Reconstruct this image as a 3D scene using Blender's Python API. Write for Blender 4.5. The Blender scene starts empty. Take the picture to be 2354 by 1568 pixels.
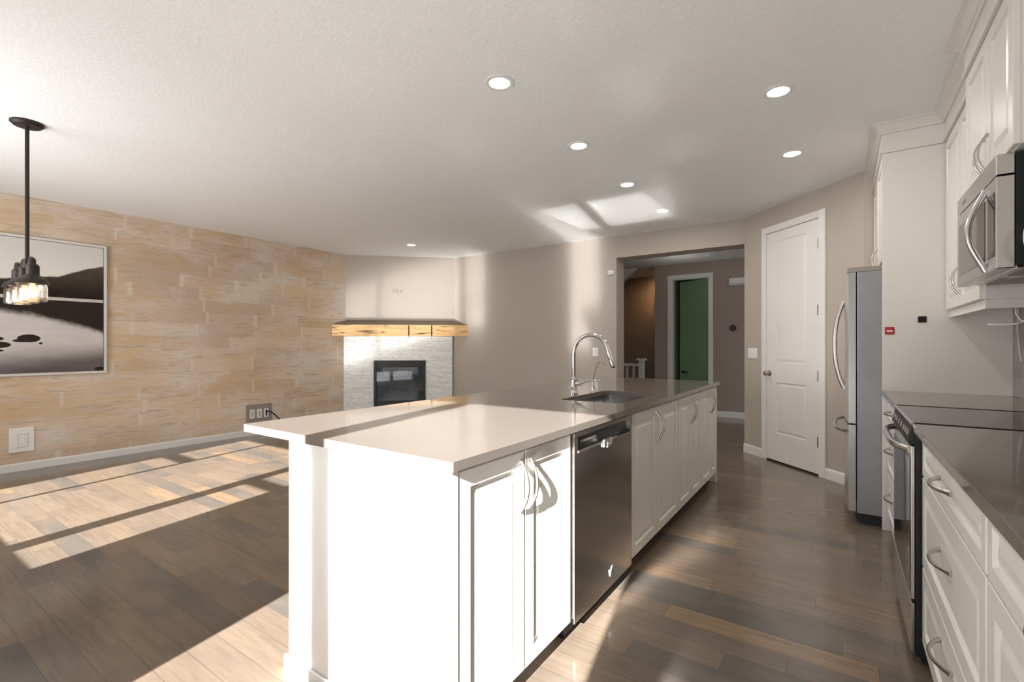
import bpy, bmesh, math, random
from mathutils import Vector, Matrix
random.seed(7)
SC = bpy.context.scene
COL = SC.collection

# ------------------------------------------------------------------ camera, world, sun, exposure
F_PX, CX, HY = 1100.0, 1177.0, 793.5
YAW = math.atan((1930 - CX) / F_PX)
H_CAM = 1.25
cam_d = bpy.data.cameras.new('camera')
cam_d.sensor_fit = 'HORIZONTAL'
cam_d.sensor_width = 36.0
cam_d.lens = 36.0 * F_PX / 2354.0
cam_d.shift_y = (HY - 784.0) / 2354.0
cam_d.clip_start = 0.02
cam = bpy.data.objects.new('camera', cam_d)
COL.objects.link(cam)
cam.location = (0, 0, H_CAM)
cam.rotation_euler = (math.radians(90), 0, YAW)
SC.camera = cam

SC.view_settings.view_transform = 'Standard'
SC.view_settings.look = 'None'
SC.view_settings.gamma = 1
SC.view_settings.use_curve_mapping = False
SC.view_settings.exposure = 0.14

world = bpy.data.worlds.new('daylight')
SC.world = world
world.use_nodes = True
bg = world.node_tree.nodes['Background']
bg.inputs[0].default_value = (0.72, 0.82, 1.0, 1)
bg.inputs[1].default_value = 0.6

SUN_AZ, SUN_EL = math.radians(10.8), math.radians(26.9)
sun_dir = Vector((-math.sin(SUN_AZ) * math.cos(SUN_EL), math.cos(SUN_AZ) * math.cos(SUN_EL), -math.sin(SUN_EL)))
sun_d = bpy.data.lights.new('sun', 'SUN')
sun_d.energy = 36.0
sun_d.angle = math.radians(0.53)
sun_d.color = (1.0, 0.985, 0.96)
sun = bpy.data.objects.new('sun', sun_d)
COL.objects.link(sun)
sun.location = (2, -8, 5)
sun.rotation_euler = sun_dir.to_track_quat('-Z', 'Y').to_euler()

CEIL = 2.74
XL, XR, YB, YW = -6.73, 0.87, 6.2, -0.85       # left wall, right wall, back wall, window wall
T1, T2 = 0.918, 0.943                          # island worktop, right worktop


def window_light(name, x0, x1, z0, z1, power):
    """daylight coming in through a window opening"""
    d = bpy.data.lights.new(name, 'AREA')
    d.shape = 'RECTANGLE'
    d.size, d.size_y = x1 - x0, z1 - z0
    d.energy = power
    d.color = (0.985, 0.985, 1.0)
    o = bpy.data.objects.new(name, d)
    COL.objects.link(o)
    o.location = ((x0 + x1) / 2, YW - 0.16, (z0 + z1) / 2)
    o.rotation_euler = Vector((0, 1, .6)).to_track_quat('-Z', 'Y').to_euler()
    return o


window_light('daylight_patio_door', -1.86, -0.30, 0.1, 2.48, 12)
window_light('daylight_living_window', -5.64, -3.42, 0.82, 2.13, 68)

cy = SC.cycles
cy.max_bounces = 8
cy.diffuse_bounces = 4
cy.glossy_bounces = 4
cy.transmission_bounces = 4
cy.transparent_max_bounces = 12
cy.caustics_reflective = True
cy.caustics_refractive = False
cy.blur_glossy = 0.0
cy.sample_clamp_indirect = 0
cy.use_guiding = True
cy.use_surface_guiding = True
cy.guiding_training_samples = 64


# ------------------------------------------------------------------ node helpers
class NT:
    def __init__(s, name):
        m = bpy.data.materials.new(name)
        m.use_nodes = True
        s.m, s.t = m, m.node_tree
        s.b = s.t.nodes['Principled BSDF']
        s.out = s.t.nodes['Material Output']

    def n(s, typ, **kw):
        nd = s.t.nodes.new('ShaderNode' + typ)
        for k, v in kw.items():
            setattr(nd, k, v)
        return nd

    def put(s, sock, v):
        if isinstance(v, bpy.types.NodeSocket):
            s.t.links.new(v, sock)
        else:
            sock.default_value = v

    def math(s, op, a, b=0.0, c=0.0, clamp=False):
        nd = s.n('Math', operation=op)
        nd.use_clamp = clamp
        s.put(nd.inputs[0], a)
        s.put(nd.inputs[1], b)
        s.put(nd.inputs[2], c)
        return nd.outputs[0]

    def sstep(s, v, lo, hi, a=0.0, b=1.0):
        nd = s.n('MapRange', interpolation_type='SMOOTHSTEP')
        s.put(nd.inputs['Value'], v)
        s.put(nd.inputs['From Min'], lo)
        s.put(nd.inputs['From Max'], hi)
        s.put(nd.inputs['To Min'], a)
        s.put(nd.inputs['To Max'], b)
        return nd.outputs[0]

    def mix(s, f, a, b, blend='MIX'):
        nd = s.n('Mix', data_type='RGBA', blend_type=blend)
        s.put(nd.inputs[0], f)
        s.put(nd.inputs[6], a if isinstance(a, bpy.types.NodeSocket) else (*a[:3], 1))
        s.put(nd.inputs[7], b if isinstance(b, bpy.types.NodeSocket) else (*b[:3], 1))
        return nd.outputs[2]

    def coord(s, scale=(1, 1, 1), loc=(0, 0, 0)):
        """world-sized coordinates of the object itself"""
        c = s.n('TexCoord').outputs['Object']
        mp = s.n('Mapping')
        s.put(mp.inputs['Vector'], c)
        mp.inputs['Scale'].default_value = scale
        mp.inputs['Location'].default_value = loc
        return mp.outputs[0]

    def noise(s, vec, scale=5, detail=3, rough=0.5, dist=0.0):
        nd = s.n('TexNoise')
        s.put(nd.inputs['Vector'], vec)
        nd.inputs['Scale'].default_value = scale
        nd.inputs['Detail'].default_value = detail
        nd.inputs['Roughness'].default_value = rough
        nd.inputs['Distortion'].default_value = dist
        return nd.outputs['Fac']

    def white(s, vec):
        nd = s.n('TexWhiteNoise', noise_dimensions='3D')
        s.put(nd.inputs['Vector'], vec)
        return nd.outputs['Value'], nd.outputs['Color']

    def comb(s, x, y, z):
        nd = s.n('CombineXYZ')
        for i, v in enumerate((x, y, z)):
            s.put(nd.inputs[i], v)
        return nd.outputs[0]

    def sep(s, v):
        nd = s.n('SeparateXYZ')
        s.put(nd.inputs[0], v)
        return nd.outputs

    def ramp(s, f, stops, interp='LINEAR'):
        nd = s.n('ValToRGB')
        nd.color_ramp.interpolation = interp
        el = nd.color_ramp.elements
        while len(el) > 1:
            el.remove(el[0])
        el[0].position = stops[0][0]
        el[0].color = (*stops[0][1], 1)
        for p, c in stops[1:]:
            e = el.new(p)
            e.color = (*c, 1)
        s.put(nd.inputs[0], f)
        return nd.outputs[0]

    def bump(s, h, strength=0.2, dist=0.01):
        nd = s.n('Bump')
        nd.inputs['Strength'].default_value = strength
        nd.inputs['Distance'].default_value = dist
        s.put(nd.inputs['Height'], h)
        s.t.links.new(nd.outputs[0], s.b.inputs['Normal'])

    def set(s, col=None, rough=None, metal=None, spec=None, coat=None, coat_r=None):
        if col is not None:
            s.put(s.b.inputs['Base Color'], col if isinstance(col, bpy.types.NodeSocket) else (*col, 1))
        if rough is not None:
            s.put(s.b.inputs['Roughness'], rough)
        if metal is not None:
            s.b.inputs['Metallic'].default_value = metal
        if spec is not None:
            s.b.inputs['Specular IOR Level'].default_value = spec
        if coat is not None:
            s.b.inputs['Coat Weight'].default_value = coat
        if coat_r is not None:
            s.b.inputs['Coat Roughness'].default_value = coat_r
        return s.m


def simple(name, col, rough=0.5, metal=0.0, bump=None, var=0.03, **kw):
    """a procedural material with a little mottling of its own"""
    t = NT(name)
    v = t.coord()
    n = t.noise(v, 9, 2)
    c = t.mix(n, [x * (1 - var) for x in col], [min(1, x * (1 + var)) for x in col])
    t.set(c, rough, metal, **kw)
    if bump:
        t.bump(t.noise(v, bump[0], 3), bump[1], 0.004)
    return t.m


def planks(t, axis_u, axis_v, row_h, length, seed=0.0, jitter=0.0):
    """rows of boards of uneven length: returns u, v, random value, random colour, joint mask, row id"""
    c = t.sep(t.n('TexCoord').outputs['Object'])
    u, v = c[axis_u], c[axis_v]
    row = t.math('FLOOR', t.math('DIVIDE', v, row_h))
    rr, _ = t.white(t.comb(row, seed, 3.1))
    r2, _ = t.white(t.comb(row, seed, 8.7))
    ln = t.math('MULTIPLY_ADD', r2, length * jitter, length)
    uu = t.math('ADD', t.math('DIVIDE', u, ln), t.math('MULTIPLY', rr, 7.31))
    idx = t.math('FLOOR', uu)
    val, colr = t.white(t.comb(idx, row, seed + 1.7))
    fu = t.math('MULTIPLY', t.math('FRACT', uu), ln)
    fv = t.math('MULTIPLY', t.math('FRACT', t.math('DIVIDE', v, row_h)), row_h)
    du = t.math('MINIMUM', fu, t.math('SUBTRACT', ln, fu))
    dv = t.math('MINIMUM', fv, t.math('SUBTRACT', row_h, fv))
    return u, v, val, colr, du, dv, idx, row


# ------------------------------------------------------------------ materials
def mat_floor():
    t = NT('dark_hardwood_boards')
    u, v, val, colr, du, dv, idx, row = planks(t, 0, 1, 0.123, 0.62, 1.0, 0.9)
    base = t.ramp(val, [(0.0, (0.088, 0.084, 0.078)), (0.08, (0.110, 0.097, 0.084)), (0.2, (0.165, 0.125, 0.095)), (0.45, (0.190, 0.145, 0.108)),
                        (0.62, (0.150, 0.115, 0.088)), (0.80, (0.185, 0.137, 0.098)), (0.89, (0.270, 0.180, 0.105)), (0.95, (0.115, 0.102, 0.088)), (1.0, (0.095, 0.090, 0.083))])
    g = t.noise(t.comb(t.math('MULTIPLY', u, 2.2), t.math('MULTIPLY', v, 26), t.math('MULTIPLY', idx, 3.7)), 1.6, 5, 0.6, 0.6)
    base = t.mix(t.sstep(g, 0.3, 0.75, 0.0, 0.55), base, (0.092, 0.070, 0.054))
    m = t.noise(t.comb(t.math('MULTIPLY', u, 2.0), t.math('MULTIPLY', v, 5.0), 0.3), 1.3, 3)
    base = t.mix(t.sstep(m, 0.35, 0.7, 0, 0.3), base, (0.215, 0.160, 0.117))
    j = t.math('MAXIMUM', t.sstep(dv, 0.0006, 0.002, 1, 0), t.sstep(du, 0.0006, 0.002, 1, 0))
    base = t.mix(t.math('MULTIPLY', j, 0.55), base, (0.05, 0.037, 0.028))
    t.set(base, t.math('MULTIPLY_ADD', g, 0.06, 0.15), spec=0.55, coat=0.3, coat_r=0.08)
    t.bump(t.math('SUBTRACT', t.math('MULTIPLY', g, 0.25), j), 0.12, 0.003)
    return t.m


def mat_feature():
    t = NT('whitewashed_tan_stone_cladding')
    u, v, val, colr, du, dv, idx, row = planks(t, 1, 2, 0.152, 0.62, 5.0, 0.5)
    k = t.math('MULTIPLY', val, 9.0)
    warp = t.math('MULTIPLY', t.noise(t.comb(t.math('MULTIPLY', u, 2.0), t.math('MULTIPLY', v, 4.0), 1.0), 1.5, 2), 0.9)
    vv = t.math('ADD', t.math('MULTIPLY', v, 26), warp)
    st = t.noise(t.comb(t.math('MULTIPLY', u, 3.0), vv, k), 1.0, 4, 0.6, 0.4)
    st2 = t.noise(t.comb(t.math('MULTIPLY', u, 7), t.math('MULTIPLY', v, 75), k), 1.0, 4, 0.65, 0.2)
    big = t.noise(t.comb(t.math('MULTIPLY', u, 1.3), t.math('MULTIPLY', v, 2.4), 2.0), 1.0, 4, 0.6)
    side = t.noise(t.comb(t.math('MULTIPLY', u, .5), t.math('MULTIPLY', v, .6), 7.0), 1.0, 2, 0.5)
    tan = t.ramp(val, [(0, (0.60, 0.43, 0.265)), (0.3, (0.68, 0.51, 0.335)), (0.55, (0.54, 0.375, 0.225)), (0.75, (0.72, 0.55, 0.37)), (1, (0.62, 0.45, 0.285))])
    wash = t.mix(big, (0.64, 0.56, 0.50), (0.76, 0.68, 0.58))
    f = t.math('ADD', t.math('MULTIPLY', st, 0.70), t.math('ADD', t.math('MULTIPLY', st2, 0.35), t.math('MULTIPLY', big, 0.75)))
    c = t.mix(t.sstep(f, 0.74, 1.02, 0, 0.92), tan, wash)
    c = t.mix(t.sstep(st, 0.53, 0.68, 0, 0.62), c, (0.44, 0.31, 0.20))
    c = t.mix(t.math('MULTIPLY', t.sstep(side, 0.42, 0.62, 0, 0.45), t.sstep(val, 0.2, 0.9)), c, (0.42, 0.30, 0.20))
    c = t.mix(t.sstep(st2, 0.55, 0.75, 0, 0.3), c, (0.50, 0.35, 0.22))
    c = t.mix(t.sstep(big, 0.56, 0.68, 0, 0.6), c, (0.68, 0.62, 0.575))
    # whitish filled joint wherever a length of cladding ends
    edge = t.sstep(t.math('ADD', du, t.math('MULTIPLY', t.math('SUBTRACT', st2, 0.5), 0.10)), 0.0, 0.045, 0.7, 0)
    has = t.math('GREATER_THAN', colr_sep(t, colr), 0.62)
    c = t.mix(t.math('MULTIPLY', edge, has), c, (0.74, 0.67, 0.58))
    t.set(c, 0.75, spec=0.25)
    t.bump(t.math('SUBTRACT', t.math('ADD', t.math('MULTIPLY', st2, 0.5), t.math('MULTIPLY', st, 0.7)), t.sstep(dv, 0.0, 0.004, 0.3, 0)), 0.5, 0.006)
    return t.m


def colr_sep(t, colr):
    nd = t.n('SeparateColor')
    t.put(nd.inputs[0], colr)
    return nd.outputs[1]


def mat_ledgestone():
    t = NT('white_stacked_ledgestone')
    u, v, val, colr, du, dv, idx, row = planks(t, 0, 2, 0.031, 0.15, 9.0, 1.6)
    n = t.noise(t.comb(t.math('MULTIPLY', u, 12), t.math('MULTIPLY', v, 50), val), 1, 4)
    c = t.ramp(val, [(0, (0.76, 0.77, 0.76)), (0.3, (0.88, 0.88, 0.85)), (0.6, (0.82, 0.83, 0.82)), (1, (0.92, 0.91, 0.87))])
    c = t.mix(t.sstep(n, 0.42, 0.75, 0, 0.35), c, (0.66, 0.68, 0.68))
    j = t.math('MAXIMUM', t.sstep(dv, 0.001, 0.0042, 1, 0), t.sstep(du, 0.001, 0.005, 1, 0))
    c = t.mix(t.math('MULTIPLY', j, t.sstep(n, 0.36, 0.66, 0.0, 0.8)), c, (0.26, 0.27, 0.27))
    t.set(c, 0.8)
    t.bump(t.math('SUBTRACT', t.math('ADD', val, t.math('MULTIPLY', n, 0.8)), t.math('MULTIPLY', j, 0.8)), 0.45, 0.012)
    return t.m


def mat_tile():
    t = NT('taupe_glass_subway_tile')
    u, v, val, colr, du, dv, idx, row = planks(t, 1, 2, 0.075, 0.30, 2.0, 0.0)
    c = t.mix(val, (0.235, 0.205, 0.19), (0.28, 0.245, 0.225))
    j = t.math('MAXIMUM', t.sstep(dv, 0.0008, 0.002, 1, 0), t.sstep(du, 0.0008, 0.002, 1, 0))
    c = t.mix(t.math('MULTIPLY', j, 0.6), c, (0.38, 0.35, 0.32))
    t.set(c, 0.15)
    t.bump(t.math('SUBTRACT', 1.0, j), 0.2, 0.002)
    return t.m


def mat_ceiling():
    t = NT('knockdown_textured_ceiling_paint')
    v = t.coord()
    n = t.noise(v, 55, 4, 0.6)
    c = t.mix(t.sstep(n, 0.4, 0.62), (0.865, 0.875, 0.87), (0.895, 0.905, 0.90))
    t.set(c, 0.85, spec=0.2)
    t.bump(t.sstep(n, 0.42, 0.6), 0.16, 0.004)
    return t.m


def mat_paint(name, col, rough=0.7):
    t = NT(name)
    v = t.coord()
    n = t.noise(v, 160, 3)
    c = t.mix(n, [x * 0.985 for x in col], [x * 1.015 for x in col])
    t.set(c, rough, spec=0.3)
    t.bump(n, 0.06, 0.002)
    return t.m


def mat_quartz():
    t = NT('taupe_quartz')
    v = t.coord()
    n = t.noise(v, 240, 3, 0.6)
    n2 = t.noise(v, 3, 2)
    c = t.mix(t.sstep(n, 0.35, 0.7), (0.160, 0.137, 0.119), (0.170, 0.146, 0.128))
    c = t.mix(t.math('MULTIPLY', n2, 0.3), c, (0.172, 0.148, 0.130))
    t.b.inputs['IOR'].default_value = 1.62
    t.set(c, 0.065, spec=0.5)
    return t.m


def mat_steel(name, col=(0.60, 0.585, 0.57), rough=0.26, brush=2):
    t = NT(name)
    s = [5, 5, 5]
    s[brush] = 260
    n = t.noise(t.coord(tuple(s)), 1.0, 3)
    c = t.mix(n, [x * 0.97 for x in col], [min(1, x * 1.03) for x in col])
    t.set(c, t.math('MULTIPLY_ADD', n, 0.04, rough - 0.02), 1.0)
    return t.m


def mat_wood_mantel():
    t = NT('golden_timber_with_dark_checks')
    c = t.sep(t.n('TexCoord').outputs['Object'])
    u, v = c[0], c[2]
    g = t.noise(t.comb(t.math('MULTIPLY', u, 2.2), t.math('MULTIPLY', v, 24), 0.0), 1.2, 5, 0.55, 1.2)
    col = t.ramp(g, [(0.25, (0.36, 0.19, 0.075)), (0.42, (0.62, 0.37, 0.155)), (0.58, (0.74, 0.49, 0.24)), (0.8, (0.60, 0.33, 0.13))])
    k = t.noise(t.comb(t.math('MULTIPLY', u, 2.7), t.math('MULTIPLY', v, 33), 4.0), 1.0, 2, 0.4, 0.8)
    col = t.mix(t.sstep(k, 0.66, 0.73), col, (0.10, 0.045, 0.015))
    t.set(col, 0.5)
    t.bump(g, 0.2, 0.003)
    return t.m


def mat_glass(name='clear_glass', tint=(1, 1, 1), refl=0.08):
    t = NT(name)
    tr = t.n('BsdfTransparent')
    tr.inputs[0].default_value = (*tint, 1)
    gl = t.n('BsdfGlossy')
    gl.inputs['Roughness'].default_value = 0.02
    n = t.noise(t.coord(), 2, 1)
    mx = t.n('MixShader')
    lw = t.n('LayerWeight')
    lw.inputs[0].default_value = 0.25
    t.put(mx.inputs[0], t.math('MULTIPLY_ADD', lw.outputs['Fresnel'], 0.5, t.math('MULTIPLY', n, refl)))
    t.t.links.new(tr.outputs[0], mx.inputs[1])
    t.t.links.new(gl.outputs[0], mx.inputs[2])
    t.t.links.new(mx.outputs[0], t.out.inputs[0])
    return t.m


def mat_emit(name, col, strength):
    t = NT(name)
    t.set((0.9, 0.9, 0.88), 0.4)
    t.b.inputs['Emission Color'].default_value = (*col, 1)
    n = t.noise(t.coord(), 4, 1)
    t.put(t.b.inputs['Emission Strength'], t.math('MULTIPLY_ADD', n, strength * 0.1, strength))
    return t.m


def mat_photo():
    """black-and-white lake print: sky, hills, shoreline, water with rocks"""
    t = NT('lake_photograph_print')
    c = t.sep(t.n('TexCoord').outputs['Object'])
    u, v = c[1], c[2]           # world Y and Z measured from the frame's own origin (its lower right corner)
    nz = t.noise(t.comb(t.math('MULTIPLY', u, 6), t.math('MULTIPLY', v, 6), 0), 1.5, 5, 0.6)
    nn = t.math('SUBTRACT', nz, 0.5)

    def curve(pts, amp):
        # piecewise height over u (u runs -2..0), stored in a grey ramp
        r = t.ramp(t.math('MULTIPLY_ADD', u, 0.5, 1.0), [((p + 2) / 2, (h / 1.5,) * 3) for p, h in pts])
        nd = t.n('RGBToBW')
        t.put(nd.inputs[0], r)
        return t.math('ADD', t.math('MULTIPLY', nd.outputs[0], 1.5), t.math('MULTIPLY', nn, amp))
    hill = curve([(-2, 1.13), (-1.3, 1.05), (-0.85, 0.945), (-0.72, 0.97), (-0.6, 1.01), (-0.5, 1.005), (-0.4, 1.02), (-0.22, 1.10), (-0.06, 1.165), (0, 1.17)], 0.03)
    dark = curve([(-2, 0.62), (-1.0, 0.665), (-0.8, 0.655), (-0.6, 0.62), (-0.35, 0.55), (-0.15, 0.50), (0, 0.43)], 0.07)
    sky = t.mix(t.sstep(v, 1.0, 1.4), (0.74, 0.70, 0.65), (0.64, 0.62, 0.58))
    hcol = t.mix(t.sstep(v, 0.82, 1.12), (0.020, 0.014, 0.011), (0.085, 0.064, 0.05))
    hcol = t.mix(t.sstep(nz, 0.4, 0.7, 0, 0.5), hcol, (0.045, 0.034, 0.027))
    wn = t.noise(t.comb(t.math('MULTIPLY', u, 3), t.math('MULTIPLY', v, 12), 3), 1.2, 4)
    wlight = t.mix(wn, (0.52, 0.48, 0.47), (0.70, 0.66, 0.63))
    wlow = t.mix(wn, (0.06, 0.047, 0.047), (0.20, 0.17, 0.17))
    low = t.math('ADD', t.math('MULTIPLY', u, 0.08), 0.27)
    water = t.mix(t.sstep(v, t.math('SUBTRACT', low, 0.17), t.math('ADD', low, 0.12)), wlow, wlight)
    water = t.mix(t.sstep(t.math('SUBTRACT', v, dark), -0.05, 0.03), water, (0.030, 0.022, 0.018))
    # far shoreline: a thin pale band
    band = t.math('MULTIPLY', t.sstep(v, 0.768, 0.774), t.sstep(v, 0.800, 0.806, 1, 0))
    img = t.mix(t.sstep(v, 0.778, 0.784), water, hcol)
    img = t.mix(t.sstep(t.math('SUBTRACT', v, hill), -0.008, 0.012), img, sky)
    img = t.mix(t.math('MULTIPLY', band, 0.9), img, (0.62, 0.57, 0.52))
    for (ru, rv, a, b) in ((-0.615, 0.375, 0.085, 0.040), (-0.665, 0.352, 0.07, 0.016), (-0.86, 0.37, 0.07, 0.022), (-0.84, 0.31, 0.10, 0.032),
                           (-0.87, 0.255, 0.08, 0.014), (-0.53, 0.325, 0.014, 0.011), (-1.15, 0.36, 0.12, 0.05), (-0.06, 0.05, 0.05, 0.022)):
        d = t.math('ADD', t.math('POWER', t.math('DIVIDE', t.math('SUBTRACT', u, ru), a), 2.0),
                   t.math('POWER', t.math('DIVIDE', t.math('SUBTRACT', v, rv), b), 2.0))
        img = t.mix(t.sstep(t.math('ADD', d, t.math('MULTIPLY', nn, 0.5)), 0.85, 1.1, 1, 0), img, (0.028, 0.022, 0.018))
    t.set(img, 0.6, spec=0.12)
    return t.m


M = {}
M['floor'] = mat_floor()
M['feature'] = mat_feature()
M['stone'] = mat_ledgestone()
M['tile'] = mat_tile()
M['ceiling'] = mat_ceiling()
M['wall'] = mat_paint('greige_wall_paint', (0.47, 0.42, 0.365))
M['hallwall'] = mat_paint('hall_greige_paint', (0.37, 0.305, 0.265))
M['green'] = mat_paint('deep_green_paint', (0.22, 0.33, 0.20), 0.45)
M['trim'] = mat_paint('white_trim_paint', (0.77, 0.755, 0.725), 0.35)
M['door'] = mat_paint('white_door_paint', (0.76, 0.74, 0.72), 0.35)
M['cab'] = simple('warm_white_cabinet_lacquer', (0.735, 0.708, 0.662), 0.28, var=0.01)
M['quartz'] = mat_quartz()
M['steel'] = mat_steel('brushed_stainless')
M['steel_dw'] = mat_steel('dark_brushed_stainless', (0.40, 0.375, 0.35), 0.2, 1)
M['steel_bowl'] = mat_steel('sink_stainless', (0.62, 0.62, 0.62), 0.16, 0)
M['nickel'] = mat_steel('satin_nickel', (0.62, 0.58, 0.53), 0.25)
M['chrome'] = simple('chrome', (0.72, 0.71, 0.70), 0.07, 1.0)
M['fridge_side'] = simple('grey_fridge_side_enamel', (0.33, 0.33, 0.345), 0.35, 0.35, var=0.08)
M['black'] = simple('black_plastic', (0.009, 0.009, 0.009), 0.5)
M['blackglass'] = simple('black_ceramic_glass', (0.012, 0.012, 0.013), 0.04, spec=0.8)
M['blackiron'] = simple('black_iron', (0.018, 0.017, 0.016), 0.35)
M['bronze'] = simple('dark_bronze', (0.028, 0.020, 0.015), 0.45, 0.3)
M['white_plastic'] = simple('white_plastic', (0.82, 0.81, 0.78), 0.35, var=0.01)
M['grey_plate'] = simple('grey_cover_plate', (0.30, 0.265, 0.235), 0.5)
M['tanplate'] = simple('wall_coloured_plate', (0.47, 0.42, 0.365), 0.65)
M['red'] = simple('red_plastic', (0.45, 0.02, 0.03), 0.4)
M['mantel'] = mat_wood_mantel()
M['mantel_top'] = simple('weathered_grey_brown_timber', (0.20, 0.15, 0.105), 0.6, bump=(30, 0.3), var=0.15)
M['check'] = simple('dark_timber_check', (0.055, 0.025, 0.010), 0.7)
M['pane'] = mat_glass()
M['smoked'] = mat_glass('smoked_firebox_glass', (0.55, 0.57, 0.58), 0.1)
M['lampglass'] = mat_glass('clear_lamp_glass', (1, 0.98, 0.95), 0.25)
M['log'] = simple('ceramic_log', (0.40, 0.33, 0.29), 0.85, bump=(25, 0.8), var=0.3)
M['lamp'] = mat_emit('lit_led_lens', (1.0, 0.95, 0.86), 9)
M['filament'] = mat_emit('glowing_bulb', (1.0, 0.60, 0.25), 1.5)
M['photo'] = mat_photo()
M['silver'] = simple('silver_picture_frame', (0.68, 0.65, 0.62), 0.4, 0.1)
M['wire'] = simple('white_wire', (0.75, 0.73, 0.72), 0.5)
M['mesh'] = simple('grey_mesh_filter', (0.35, 0.34, 0.33), 0.4, 0.8, bump=(300, 0.6))
M['snow'] = simple('bright_snowy_yard', (0.6, 0.62, 0.65), 0.9)


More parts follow.
